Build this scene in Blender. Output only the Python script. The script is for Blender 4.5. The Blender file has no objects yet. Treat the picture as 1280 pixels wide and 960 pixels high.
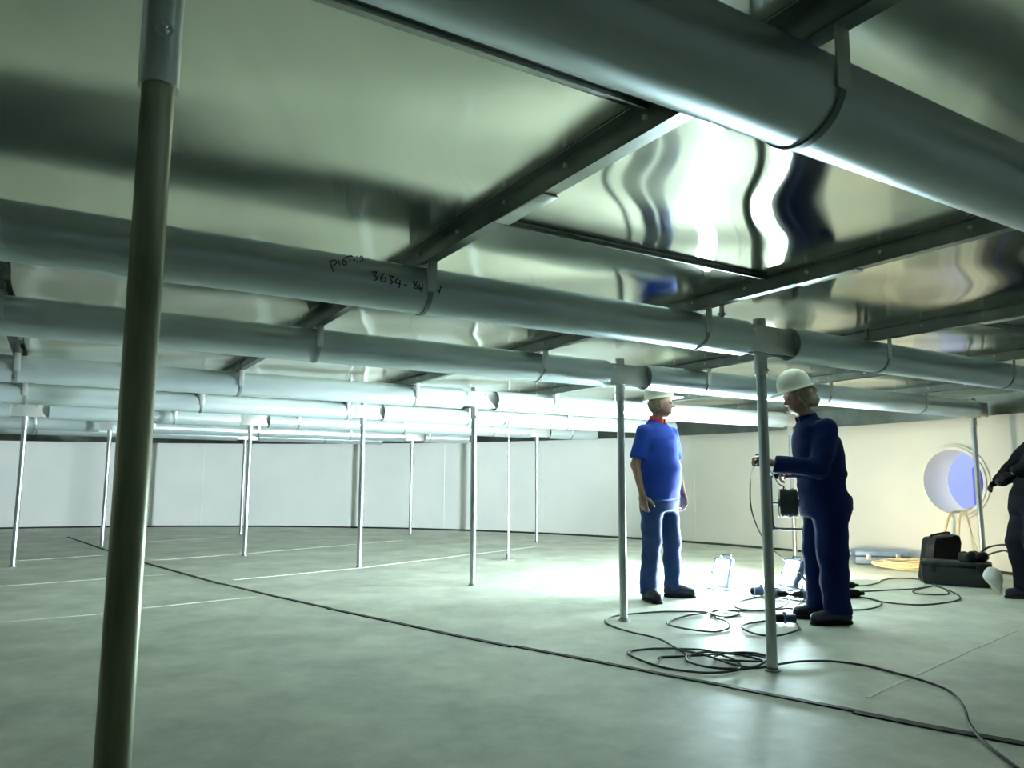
import bpy, bmesh, math, random
import numpy as np
from mathutils import Vector, Matrix
random.seed(7); np.random.seed(7)
SC = bpy.context.scene
PI = math.pi

# ------------------------------------------------------------------ camera, world, exposure
F_PX, PITCH, ROLL, CAM_H = 933.6, math.radians(7.298), math.radians(0.232), 1.0
_R = np.array([1., 0, 0]); _U = np.array([0, -math.sin(PITCH), math.cos(PITCH)]); CF = np.array([0, math.cos(PITCH), math.sin(PITCH)])
CR = _R*math.cos(ROLL) + _U*math.sin(ROLL); CU = -_R*math.sin(ROLL) + _U*math.cos(ROLL)
cam_d = bpy.data.cameras.new('camera'); cam = bpy.data.objects.new('camera', cam_d); SC.collection.objects.link(cam)
cam_d.sensor_width = 36; cam_d.lens = 36*F_PX/1280; cam_d.clip_start = 0.05
M_ = Matrix.Identity(4)
for i in range(3):
    M_[i][0] = CR[i]; M_[i][1] = CU[i]; M_[i][2] = -CF[i]
M_[2][3] = CAM_H
cam.matrix_world = M_
SC.camera = cam

WORLD_COL, WORLD_STR = (0.98, 0.98, 0.95), 1.3
LAMP_STR, LAMP_COL = 440.0, (0.70, 0.93, 1.0)
SIDE_STR, SIDE_COL = 185.0, (1.0, 0.79, 0.48)  # unseen lamp added to warm the manhole wall
FILL_STR, FILL_COL = 9600.0, (0.82, 0.97, 1.0)  # cool fill from an added lamp, for the far wall
EXPOSURE = 0.92
w = bpy.data.worlds.new('world'); SC.world = w; w.use_nodes = True
bg = w.node_tree.nodes['Background']; bg.inputs[0].default_value = (*WORLD_COL, 1); bg.inputs[1].default_value = WORLD_STR
SC.view_settings.view_transform = 'Standard'; SC.view_settings.look = 'None'
SC.view_settings.exposure = EXPOSURE; SC.view_settings.gamma = 1; SC.view_settings.use_curve_mapping = False
SC.cycles.max_bounces = 14; SC.cycles.diffuse_bounces = 8; SC.cycles.glossy_bounces = 8
SC.cycles.sample_clamp_indirect = 6.0; SC.cycles.blur_glossy = 1.0

# ------------------------------------------------------------------ helpers
def pray(u, v):
    return CF + CR*(u-640)/F_PX + CU*(480-v)/F_PX
def G(u, v, z=0.0):                       # point of the photograph dropped on a horizontal level
    r = pray(u, v); t = (z-CAM_H)/r[2]
    return np.array([r[0]*t, r[1]*t, z])
TH = math.radians(58.675)
D = np.array([math.sin(TH), math.cos(TH), 0]); N = np.array([-D[1], D[0], 0])   # along pontoons / across pontoons
ANG = math.atan2(D[1], D[0])
def W(q, s, z=0.0): return D*q + N*s + np.array([0, 0, z])
def on_row(u, s):                         # q where image column u meets the row s (near the horizon)
    r = pray(u, 600); t = s/float(r@N); return float(r@D)*t

class MB:
    def __init__(s): s.v = []; s.f = []
    def add(s, verts, faces):
        o = len(s.v); s.v += [tuple(map(float, p)) for p in verts]; s.f += [tuple(i+o for i in f) for f in faces]; return s
    def box(s, c, size, rot=None, taper=None, bev=0.0):
        bm = bmesh.new(); bmesh.ops.create_cube(bm, size=1)
        for v in bm.verts:
            v.co = Vector((v.co.x*size[0], v.co.y*size[1], v.co.z*size[2]))
        if bev > 0: bmesh.ops.bevel(bm, geom=list(bm.edges), offset=bev, segments=2, affect='EDGES', profile=0.5)
        R = rot if rot is not None else Matrix.Identity(3)
        vs = []
        for v in bm.verts:
            co = v.co.copy()
            if taper: co = Vector((co.x*(1+taper*co.z/size[2]), co.y*(1+taper*co.z/size[2]), co.z))
            vs.append(tuple(R @ co + Vector(c)))
        bm.verts.index_update(); fs = [tuple(v.index for v in f.verts) for f in bm.faces]; bm.free()
        return s.add(vs, fs)
    def ring_sweep(s, rings, closed=False, caps=True):
        n = len(rings[0]); o = len(s.v)
        for r in rings: s.v += [tuple(map(float, p)) for p in r]
        m = len(rings)
        for i in range(m if closed else m-1):
            a = o+i*n; b = o+((i+1) % m)*n
            for k in range(n):
                s.f.append((a+k, a+(k+1) % n, b+(k+1) % n, b+k))
        if caps and not closed:
            s.f.append(tuple(o+k for k in reversed(range(n)))); s.f.append(tuple(o+(m-1)*n+k for k in range(n)))
        return s
    def tube(s, pts, r, n=10, closed=False, caps=True, flat=None):
        pts = [np.array(p, float) for p in pts]; m = len(pts); rings = []; prev = None
        for i in range(m):
            a = pts[(i-1) % m] if (closed or i > 0) else pts[i]
            b = pts[(i+1) % m] if (closed or i < m-1) else pts[i]
            t = b-a; L = np.linalg.norm(t); t = t/L if L > 1e-9 else np.array([0, 0, 1.])
            if prev is None:
                up = np.array([0, 0, 1.]) if abs(t[2]) < .9 else np.array([1., 0, 0])
            else: up = prev
            x = up - t*(up@t); x /= np.linalg.norm(x); y = np.cross(t, x); prev = x
            rr = r[i] if hasattr(r, '__len__') else r
            fx, fy = flat if flat else (1, 1)
            rings.append([pts[i]+rr*(fx*math.cos(2*PI*k/n)*x+fy*math.sin(2*PI*k/n)*y) for k in range(n)])
        return s.ring_sweep(rings, closed, caps)
    def lathe(s, prof, axis='Z', c=(0, 0, 0), n=32, caps=True):
        rings = []
        for r, h in prof:
            ring = []
            for k in range(n):
                a = 2*PI*k/n; x, y = r*math.cos(a), r*math.sin(a)
                p = {'Z': (x, y, h), 'X': (h, x, y), 'Y': (y, h, x)}[axis]
                ring.append((p[0]+c[0], p[1]+c[1], p[2]+c[2]))
            rings.append(ring)
        return s.ring_sweep(rings, False, caps)
    def build(s, name, mat, parent=None, loc=(0, 0, 0), rz=0.0, smooth=35):
        me = bpy.data.meshes.new(name); me.from_pydata(s.v, [], s.f); me.validate(); me.update()
        bm = bmesh.new(); bm.from_mesh(me); bmesh.ops.recalc_face_normals(bm, faces=bm.faces); bm.to_mesh(me); bm.free()
        if smooth:
            me.polygons.foreach_set('use_smooth', [True]*len(me.polygons)); me.set_sharp_from_angle(angle=math.radians(smooth))
        me.materials.append(mat)
        o = bpy.data.objects.new(name, me); SC.collection.objects.link(o)
        o.location = loc; o.rotation_euler = (0, 0, rz)
        if parent is not None: o.parent = parent
        return o
def tag(o, label, cat, group=None):
    o['label'] = label; o['category'] = cat
    if group: o['group'] = group
    return o
def struct(o, kind='structure'):
    o['kind'] = kind; return o
def thing(name, label, cat, loc=(0, 0, 0), rz=0.0, group=None):
    o = bpy.data.objects.new(name, None); SC.collection.objects.link(o); o.empty_display_size = .1
    o.location = tuple(map(float, loc)); o.rotation_euler = (0, 0, rz)
    return tag(o, label, cat, group)
def smooth_path(pts, k=8, closed=False):
    P = [np.array(p, float) for p in pts]; n = len(P); out = []
    rng = range(n if closed else n-1)
    for i in rng:
        p0 = P[(i-1) % n] if (closed or i > 0) else P[0]; p1 = P[i]; p2 = P[(i+1) % n]
        p3 = P[(i+2) % n] if (closed or i+2 < n) else P[-1]
        for j in range(k):
            t = j/k
            out.append(.5*((2*p1)+(-p0+p2)*t+(2*p0-5*p1+4*p2-p3)*t*t+(-p0+3*p1-3*p2+p3)*t**3))
    if not closed: out.append(P[-1])
    return out

# ------------------------------------------------------------------ materials
def mat(name, col, rough=.5, metal=0.0, col2=None, nscale=4.0, stretch=(1, 1, 1), bump=0.0, bscale=30.0, rvar=0.0, emit=None, detail=5.0, lo=.35, hi=.65, coat=0.0):
    m = bpy.data.materials.new(name); m.use_nodes = True; nt = m.node_tree; b = nt.nodes['Principled BSDF']
    b.inputs['Base Color'].default_value = (*col, 1); b.inputs['Roughness'].default_value = rough; b.inputs['Metallic'].default_value = metal
    if coat: b.inputs['Coat Weight'].default_value = coat
    if emit:
        b.inputs['Emission Color'].default_value = (*emit[0], 1); b.inputs['Emission Strength'].default_value = emit[1]
    tc = nt.nodes.new('ShaderNodeTexCoord'); mp = nt.nodes.new('ShaderNodeMapping'); mp.inputs['Scale'].default_value = stretch
    nt.links.new(tc.outputs['Object'], mp.inputs[0])
    nz = nt.nodes.new('ShaderNodeTexNoise'); nz.inputs['Scale'].default_value = nscale; nz.inputs['Detail'].default_value = detail
    nt.links.new(mp.outputs[0], nz.inputs['Vector'])
    if col2:
        rp = nt.nodes.new('ShaderNodeValToRGB'); rp.color_ramp.elements[0].color = (*col, 1); rp.color_ramp.elements[1].color = (*col2, 1)
        rp.color_ramp.elements[0].position = lo; rp.color_ramp.elements[1].position = hi
        nt.links.new(nz.outputs['Fac'], rp.inputs[0]); nt.links.new(rp.outputs[0], b.inputs['Base Color'])
    if rvar:
        mr = nt.nodes.new('ShaderNodeMapRange'); mr.inputs['To Min'].default_value = rough-rvar; mr.inputs['To Max'].default_value = rough+rvar
        nt.links.new(nz.outputs['Fac'], mr.inputs[0]); nt.links.new(mr.outputs[0], b.inputs['Roughness'])
    if bump:
        n2 = nt.nodes.new('ShaderNodeTexNoise'); n2.inputs['Scale'].default_value = bscale; n2.inputs['Detail'].default_value = 3
        nt.links.new(mp.outputs[0], n2.inputs['Vector'])
        bp = nt.nodes.new('ShaderNodeBump'); bp.inputs['Strength'].default_value = 1.0; bp.inputs['Distance'].default_value = bump
        nt.links.new(n2.outputs['Fac'], bp.inputs['Height']); nt.links.new(bp.outputs[0], b.inputs['Normal'])
    return m
M = {}
M['floor'] = mat('floor_paint', (.33, .365, .31), .50, 0, (.60, .62, .53), 1.7, (1, 1, 1), .0012, 9, .10, detail=12, lo=.36, hi=.64)
for n_ in M['floor'].node_tree.nodes:
    if n_.type == 'TEX_NOISE' and n_.inputs['Detail'].default_value > 6: n_.inputs['Roughness'].default_value = .70
M['wall'] = mat('white_wall_paint', (.74, .76, .76), .55, 0, (.80, .81, .80), 1.2, bump=.002, bscale=2.5)
M['deck'] = mat('mirror_sheet', (.73, .74, .66), .135, 1.0, (.77, .78, .70), 1.5)
def beckmann(m, rough, aniso=0.0, diff=0.0):
    nt = m.node_tree; pb = nt.nodes['Principled BSDF']; g = nt.nodes.new('ShaderNodeBsdfAnisotropic'); g.distribution = 'BECKMANN'
    g.inputs['Roughness'].default_value = rough; g.inputs['Anisotropy'].default_value = aniso
    for a, b_ in (('Base Color', 'Color'), ('Normal', 'Normal'), ('Roughness', 'Roughness')):
        for l in list(pb.inputs[a].links): nt.links.new(l.from_socket, g.inputs[b_])
    out = next(n for n in nt.nodes if n.type == 'OUTPUT_MATERIAL'); 
    if diff:
        df = nt.nodes.new('ShaderNodeBsdfDiffuse'); mx = nt.nodes.new('ShaderNodeMixShader'); mx.inputs[0].default_value = diff
        for l in list(pb.inputs['Base Color'].links): nt.links.new(l.from_socket, df.inputs['Color'])
        nt.links.new(g.outputs[0], mx.inputs[1]); nt.links.new(df.outputs[0], mx.inputs[2]); nt.links.new(mx.outputs[0], out.inputs['Surface'])
    else: nt.links.new(g.outputs[0], out.inputs['Surface'])
    nt.nodes.remove(pb)
    return g
def deck_nodes(m):
    nt = m.node_tree; bs = beckmann(m, .135, DECK_ANISO)
    v = nt.nodes.new('ShaderNodeCombineXYZ'); a = math.radians(DECK_GRAIN); v.inputs[0].default_value = math.cos(a); v.inputs[1].default_value = math.sin(a)
    nt.links.new(v.outputs[0], bs.inputs['Tangent'])
    tc = nt.nodes.new('ShaderNodeTexCoord'); hs = []
    for sc, amp, st in ((.8, .014, (1, 1, 1)), (1.9, .034, (.75, 1.0, 1))):
        mp = nt.nodes.new('ShaderNodeMapping'); mp.inputs['Scale'].default_value = st; nt.links.new(tc.outputs['Object'], mp.inputs[0])
        n = nt.nodes.new('ShaderNodeTexNoise'); n.inputs['Scale'].default_value = sc; n.inputs['Detail'].default_value = 0; nt.links.new(mp.outputs[0], n.inputs['Vector'])
        mu = nt.nodes.new('ShaderNodeMath'); mu.operation = 'MULTIPLY'; mu.inputs[1].default_value = amp; nt.links.new(n.outputs['Fac'], mu.inputs[0]); hs.append(mu)
    ad = nt.nodes.new('ShaderNodeMath'); nt.links.new(hs[0].outputs[0], ad.inputs[0]); nt.links.new(hs[1].outputs[0], ad.inputs[1])
    bp = nt.nodes.new('ShaderNodeBump'); bp.inputs['Distance'].default_value = 1.0; nt.links.new(ad.outputs[0], bp.inputs['Height']); nt.links.new(bp.outputs[0], bs.inputs['Normal'])
DECK_GRAIN, DECK_ANISO = -18.0, .74
deck_nodes(M['deck'])
M['tube'] = mat('mill_aluminium_tube', (.45, .54, .58), .40, 1.0, (.60, .68, .70), 3.0, (.35, 1.6, 1.6), .0004, 14, .06)
M['alu'] = mat('aluminium_bar', (.52, .55, .54), .38, 1.0, (.66, .68, .66), 5.0)
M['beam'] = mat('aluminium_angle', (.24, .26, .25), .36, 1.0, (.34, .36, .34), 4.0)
M['pole'] = mat('galvanised_pole', (.44, .48, .50), .34, .9, (.56, .61, .63), 6.0, (1, 1, .3), rvar=.06)
M['nearpole'] = mat('stained_pole', (.20, .21, .13), .36, .85, (.34, .35, .25), 9.0, (3, 3, .35), rvar=.08)
M['steel'] = mat('zinc_bolt', (.72, .73, .72), .3, 1.0)
M['capd'] = mat('tube_end_plate', (.20, .23, .23), .5, .8, (.28, .31, .31), 8)
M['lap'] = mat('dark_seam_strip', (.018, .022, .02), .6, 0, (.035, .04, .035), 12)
M['weld'] = mat('pale_weld_bead', (.62, .66, .58), .5, 0, (.72, .74, .68), 20)
M['ink'] = mat('marker_ink', (.01, .012, .014), .6)
M['cable'] = mat('grey_cable', (.03, .037, .037), .6, 0, (.05, .06, .055), 6)
M['black'] = mat('black_plastic', (.004, .005, .005), .42, 0, (.007, .008, .008), 7, bump=.0008, bscale=60)
M['blackbox'] = mat('grey_black_case', (.010, .013, .014), .45, 0, (.017, .02, .02), 9, bump=.0008, bscale=60)
M['bluecase'] = mat('blue_grey_case', (.13, .19, .30), .45, 0, (.17, .24, .35), 6)
M['latch'] = mat('pale_latch', (.55, .60, .66), .35, .6)
M['rope'] = mat('cream_rope', (.62, .50, .30), .8, 0, (.74, .63, .42), 30)
M['hose'] = mat('yellow_hose', (.66, .55, .26), .5, 0, (.74, .66, .38), 5)
M['cloth_w'] = mat('off_white_cloth', (.62, .62, .56), .85, 0, (.74, .74, .70), 6, bump=.004, bscale=20)
M['bluetarp'] = mat('blue_tarp', (.30, .37, .74), .7, 0, (.34, .41, .78), 1)
M['bluedrum'] = mat('blue_drum', (.01, .02, .42), .5, 0, (.015, .03, .5), 3)
M['lampbody'] = mat('lamp_housing', (.05, .08, .14), .45, .2, (.07, .10, .17), 8)
M['led'] = mat('led_panel', (.9, .9, .9), .4, emit=(LAMP_COL, LAMP_STR))
M['ledside'] = mat('added_warm_panel', (.9, .85, .7), .4, emit=(SIDE_COL, SIDE_STR))
M['ledfill'] = mat('added_fill_panel', (.9, .85, .7), .4, emit=(FILL_COL, FILL_STR))
M['purple'] = mat('purple_grip', (.16, .03, .16), .5)
M['reelframe'] = mat('reel_frame_tube', (.06, .08, .11), .4, .3)
M['skin'] = mat('skin', (.17, .09, .065), .5, 0, (.20, .11, .08), 20)
M['polo'] = mat('blue_polo', (.008, .030, .20), .85, 0, (.013, .04, .25), 6, bump=.003, bscale=18)
M['red'] = mat('red_collar', (.45, .03, .03), .8)
M['jeans'] = mat('blue_trousers', (.014, .032, .10), .85, 0, (.024, .045, .13), 7, bump=.004, bscale=14)
M['overall'] = mat('navy_coverall', (.0015, .0075, .042), .9, 0, (.0025, .010, .056), 6, bump=.005, bscale=13)
M['darkover'] = mat('black_coverall', (.0015, .002, .005), .9, 0, (.003, .004, .008), 6, bump=.005, bscale=13)
M['piping'] = mat('bright_blue_piping', (.01, .02, .35), .6)
M['boot'] = mat('dark_boot_leather', (.014, .018, .03), .5, 0, (.022, .027, .04), 9)
M['sole'] = mat('boot_sole', (.008, .009, .01), .7)
M['hat'] = mat('white_hard_hat', (.70, .70, .58), .35, 0, (.76, .76, .66), 3)
M['hair'] = mat('grey_brown_hair', (.10, .085, .05), .7, 0, (.22, .19, .12), 30)
M['glove'] = mat('black_glove', (.003, .003, .004), .7)
M['eye'] = mat('eye', (.05, .04, .03), .2)

for k_ in ('blackbox', 'black', 'polo', 'jeans', 'overall', 'darkover', 'glove', 'red', 'sole', 'boot', 'lap', 'cable'): M[k_].node_tree.nodes['Principled BSDF'].inputs['Specular IOR Level'].default_value = .12
for k_, r_, d_ in (('tube', .46, .33), ('beam', .36, 0), ('alu', .38, .3)): beckmann(M[k_], r_, 0, d_)
# ------------------------------------------------------------------ setting: tank floor, wall, deck
TC = np.array([-5.5, 4.2]); TR = 11.65           # tank centre and radius
DECK_Z, BEAM_Z, AX_Z, PR = 1.955, 1.885, 1.78, .098
S_BACK = -2.8
b = MB(); n = 160
b.add([(TC[0]+(TR+.3)*math.cos(2*PI*k/n), TC[1]+(TR+.3)*math.sin(2*PI*k/n), z) for z in (-.05, 0) for k in range(n)],
      [tuple(range(n))[::-1], tuple(range(n, 2*n))] + [(k, (k+1) % n, n+(k+1) % n, n+k) for k in range(n)])
struct(b.build('floor', M['floor'], smooth=0))

def ray_wall(u, v, R=TR):
    r = pray(u, v); a = r[0]**2+r[1]**2; bb = -2*(r[0]*TC[0]+r[1]*TC[1]); c = TC@TC-R*R
    t = (-bb+math.sqrt(bb*bb-4*a*c))/(2*a); return np.array([r[0]*t, r[1]*t, CAM_H+r[2]*t])
mh = ray_wall(1194, 602); MH_A = math.atan2(mh[1]-TC[1], mh[0]-TC[0]); MH_Z = mh[2]; MH_R = .385
WH = 2.6
def wall_pt(a, z, R=TR): return (TC[0]+R*math.cos(a), TC[1]+R*math.sin(a), z)
b = MB(); pw = .62; pa = pw/TR; z0, z1 = MH_Z-pw, MH_Z+pw
seg = 150
angs = [MH_A+pa+(2*PI-2*pa)*k/seg for k in range(seg+1)]
for (za, zb) in ((0, z0), (z0, z1), (z1, WH)):
    vs = [wall_pt(a, za) for a in angs]+[wall_pt(a, zb) for a in angs]; m = len(angs)
    b.add(vs, [(k, k+1, m+k+1, m+k) for k in range(m-1)])
aa = [MH_A-pa+2*pa*k/8 for k in range(9)]
for (za, zb) in ((0, z0), (z1, WH)):
    b.add([wall_pt(a, za) for a in aa]+[wall_pt(a, zb) for a in aa], [(k, k+1, 10+k, 9+k) for k in range(8)])
nc = 64; inner = []; outer = []
for k in range(nc):
    a = 2*PI*k/nc; c_, s_ = math.cos(a), math.sin(a); m = max(abs(c_), abs(s_))
    inner.append(wall_pt(MH_A+MH_R*c_/TR, MH_Z+MH_R*s_)); outer.append(wall_pt(MH_A+pw*c_/m/TR, MH_Z+pw*s_/m))
b.add(inner+outer, [(k, (k+1) % nc, nc+(k+1) % nc, nc+k) for k in range(nc)])
struct(b.build('wall_back', M['wall'], smooth=30))
# manhole neck and its reinforcing ring
rad = np.array([math.cos(MH_A), math.sin(MH_A), 0]); tan = np.array([-rad[1], rad[0], 0]); mc = np.array(wall_pt(MH_A, MH_Z))
def mring(r, off): return [mc+rad*off+tan*r*math.cos(2*PI*k/nc)+np.array([0, 0, r*math.sin(2*PI*k/nc)]) for k in range(nc)]
b = MB().ring_sweep([mring(MH_R-.012, -.05), mring(MH_R-.012, .38), mring(MH_R+.02, .38), mring(MH_R+.02, -.05)], closed=True)
struct(b.build('window_1', M['wall'], smooth=40))
b = MB().ring_sweep([mring(MH_R+.021, -.03), mring(MH_R+.05, -.03), mring(MH_R+.05, .0), mring(MH_R+.021, .0)], closed=True)
struct(b.build('trim_1', M['wall'], smooth=40))
# wall weld seams (vertical and one low horizontal)
b = MB()
for k in range(14):
    a = MH_A+.35+k*2*PI/14
    b.tube([wall_pt(a, .01, TR-.001), wall_pt(a, WH, TR-.001)], .006, 6)
struct(b.build('trim_2', M['wall']))
# wall foot fillet
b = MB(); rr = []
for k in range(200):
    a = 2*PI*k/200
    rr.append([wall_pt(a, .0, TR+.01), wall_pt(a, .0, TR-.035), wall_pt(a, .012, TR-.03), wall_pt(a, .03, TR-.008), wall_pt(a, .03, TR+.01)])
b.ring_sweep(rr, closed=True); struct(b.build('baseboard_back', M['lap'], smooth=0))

# deck sheet
RD = TR-.13
arc = [(True, np.array([TC[0]+RD*math.cos(2*PI*k/360), TC[1]+RD*math.sin(2*PI*k/360), 0]), 2*PI*k/360) for k in range(360)]; m = len(arc)
b = MB(); b.add([(*p[1][:2], z) for z in (DECK_Z, DECK_Z+.01) for p in arc],
                [tuple(range(m))[::-1], tuple(range(m, 2*m))]+[(k, (k+1) % m, m+(k+1) % m, m+k) for k in range(m)])
struct(b.build('ceiling', M['deck'], smooth=0))
# rim skirt hanging round the deck edge
b = MB(); b.ring_sweep([[wall_pt(p[2], 1.725, RD), wall_pt(p[2], DECK_Z+.12, RD), wall_pt(p[2], DECK_Z+.12, RD+.006), wall_pt(p[2], 1.725, RD+.006)] for p in arc], closed=True)
struct(b.build('trim_3', M['beam'], smooth=30))

b = MB(); b.ring_sweep([[wall_pt(p[2], DECK_Z+.08, RD-.02), wall_pt(p[2], DECK_Z+.16, TR+.01), wall_pt(p[2], DECK_Z+.18, TR+.01), wall_pt(p[2], DECK_Z+.10, RD-.02)] for p in arc], closed=True)
struct(b.build('trim_16', M['lap'], smooth=30))                  # rim seal between deck and wall, added to shut out daylight

# lap joint across the floor, its shadow gap painted dark, in overlapping strips
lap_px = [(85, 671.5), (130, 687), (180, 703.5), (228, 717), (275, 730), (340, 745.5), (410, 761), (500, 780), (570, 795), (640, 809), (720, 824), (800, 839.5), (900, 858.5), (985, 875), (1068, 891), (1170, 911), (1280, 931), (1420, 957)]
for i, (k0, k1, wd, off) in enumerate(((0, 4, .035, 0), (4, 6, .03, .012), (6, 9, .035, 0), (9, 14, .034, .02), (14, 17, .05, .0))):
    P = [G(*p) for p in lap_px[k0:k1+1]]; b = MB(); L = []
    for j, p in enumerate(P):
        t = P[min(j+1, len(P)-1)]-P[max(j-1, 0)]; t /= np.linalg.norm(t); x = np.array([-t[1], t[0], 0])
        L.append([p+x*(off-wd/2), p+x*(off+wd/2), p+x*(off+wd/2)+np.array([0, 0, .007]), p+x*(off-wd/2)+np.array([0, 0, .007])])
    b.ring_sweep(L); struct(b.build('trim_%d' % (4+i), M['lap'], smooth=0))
welds = [[(0, 702.5), (130, 694)], [(178, 677.5), (285, 671)], [(185, 701), (320, 691), (505, 675)], [(0, 733), (125, 724), (215, 717.5)], [(292, 725), (450, 710), (680, 682)], [(0, 778), (120, 768), (180, 760), (330, 745)], [(1085, 872), (1180, 828), (1290, 780)]]
for i, pl in enumerate(welds):
    b = MB(); b.tube([G(*p)+np.array([0, 0, -.002]) for p in pl], .007, 6, flat=(.8, 1.4)); struct(b.build('trim_%d' % (9+i), M['weld']))

# ------------------------------------------------------------------ pontoon rows, beams, battens
ROWS = [.934, 2.80, 4.31, 6.43, 8.33, 10.35, 12.74, 14.2]
BEAMS_Q = [-3.40, -1.84, -.28, 1.26, 2.83, 4.40, 5.93, 7.45]
def chord(s, R):
    c3 = np.array([TC[0], TC[1], 0]); sc = c3@N; qc = c3@D; h = math.sqrt(max(.01, R*R-(s-sc)**2)); return qc-h, qc+h
def ring_x(x, r, n=40, y0=0, z0=0): return [(x, y0+r*math.cos(2*PI*k/n), z0+r*math.sin(2*PI*k/n)) for k in range(n)]
def pontoon(s, q0, q1, label, straps, lugs=(), ink=None):
    qc = (q0+q1)/2; h = (q1-q0)/2
    t = thing('pontoon', label, 'pontoon', W(qc, s, AX_Z), ANG, 'pontoon tubes under the deck')
    r = PR
    b = MB(); b.ring_sweep([ring_x(-h, r-.006), ring_x(-h, r), ring_x(h, r), ring_x(h, r-.006)], caps=False)
    b.ring_sweep([ring_x(h, r-.006), ring_x(h-.05, r-.006)], caps=False); b.ring_sweep([ring_x(-h, r-.006), ring_x(-h+.05, r-.006)], caps=False)
    b.build('tube', M['tube'], t)
    for sg in (-1, 1):
        b = MB(); x = sg*(h-.02)
        b.lathe([(.0005, x), (r-.03, x), (r-.02, x-sg*.0+sg*.006), (r-.007, x+sg*.006), (r-.007, x-sg*.012), (.0005, x-sg*.012)], 'X', n=40)
        b.build('end_plate', M['capd'], t)
    for q in straps:
        if not (q0+.05 < q < q1-.05): continue
        x = q-qc
        for sg in (-1, 1):
            b = MB(); b.box((x, sg*(r+.004), .055), (.042, .005, .16), bev=.001); sp = b.build('strap_bar', M['alu'], t)
            b = MB(); b.lathe([(.0005, sg*(r+.006)), (.011, sg*(r+.006)), (.011, sg*(r+.016)), (.0005, sg*(r+.016))], 'Y', (x, 0, .115), 6); b.build('bolt', M['steel'], sp)
        b = MB(); rings = []
        for k in range(25):
            a = PI+PI*k/24
            cy, cz = math.cos(a), math.sin(a)
            rings.append([(x-.009, cy*r*1.001, cz*r*1.001), (x+.009, cy*r*1.001, cz*r*1.001), (x+.009, cy*(r+.005), cz*(r+.005)), (x-.009, cy*(r+.005), cz*(r+.005))])
        b.ring_sweep(rings); b.build('strap_band', M['capd'], t)
    for q in lugs:
        x = q-qc; b = MB(); b.box((x, -.05, r+.02), (.018, .018, .07), bev=.002); b.box((x, -.05, r+.001), (.03, .03, .012), bev=.002); b.build('lug', M['capd'], t)
    return t, qc
rown = ['nearest row overhead', 'second row', 'third row', 'fourth row', 'fifth row', 'sixth row', 'seventh row', 'farthest row']
def R_(s): return chord(s, TR-.45)
lo = -4.2
pq = {}
pq['P2R'] = on_row(1222, ROWS[2]); pq['P3R'] = on_row(990, ROWS[3]); pq['P5B'] = on_row(310, ROWS[5]); pq['P5A'] = on_row(25, ROWS[5])
pq['P5C'] = on_row(671, ROWS[5]); pq['P6A'] = on_row(133, ROWS[6]); pq['P6B'] = on_row(514, ROWS[6]); pq['P7'] = on_row(304, ROWS[7]); pq['ROD'] = on_row(629, ROWS[4])
J = {1: [3.33], 2: [3.57, pq['P2R']], 3: [3.48, pq['P3R']], 4: [3.04, 8.05], 5: [pq['P5A'], pq['P5B'], pq['P5C']], 6: [pq['P6A'], pq['P6B']], 7: [pq['P7']], 0: []}
seg_txt = {0: ['fat pontoon tube overhead with one dark hanger band, thickest tube in view'],
 1: ['long pontoon tube with black handwritten numbers', 'dark pontoon tube above the helmeted man, past the front post from the handwriting'],
 2: ['plain pontoon tube just behind the handwritten tube, ending at the blue polo post', 'pontoon tube hiding the crown of the hat of the man in blue polo', 'pontoon tube stub beyond the manhole post'],
 3: ['pale fourth-row tube ending just short of the open round tube end', 'brightly lit tube with the open round end, leading behind the man in blue polo', 'fourth-row tube stub near the wall behind the helmeted man'],
 4: ['pale fifth-row tube passing behind the thick stained post to the second bright post', 'brightly lit fifth-row tube that the thin rod reaches up to', 'pale fifth-row tube end behind the two talking men'],
 5: ['sixth-row tube stub at the picture edge, beside the edge post', 'short sixth-row tube spanning two bright posts behind the thick stained post', 'sixth-row tube ending at the far bright post before the wall', 'last sixth-row tube, behind the man in blue polo'],
 6: ['thin far seventh-row tube ending at the post hidden by the thick one', 'thin far seventh-row tube ending at the slender post by the back wall', 'thin far seventh-row tube past the slender post by the back wall'],
 7: ['far tube lowest under the rim, beyond the thick stained post', 'far short tube against the rim, past the slender posts']}
pont1 = None
for i, s in enumerate(ROWS):
    a, z = R_(s); a = max(a, -9 if i > 4 else lo-(1.0 if i > 2 else 0)); js = sorted(j for j in J[i] if j < z)
    ends = [a]; 
    for j in js: ends += [j-.15, j+.23]
    if i == 0: z = min(z, 6.6)
    ends.append(z)
    for k in range(0, len(ends), 2):
        if ends[k+1]-ends[k] < .3: continue
        lg = {1: [2.98, 3.58, 4.25], 2: [3.75], 3: [2.2, 5.2]}.get(i, [])
        t, qc = pontoon(s, ends[k], ends[k+1], seg_txt[i][k//2], [q for q in BEAMS_Q], [q for q in lg if ends[k]+.05 < q < ends[k+1]-.05])
        if i == 1 and k == 0: pont1, pont1_q = t, qc

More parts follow.
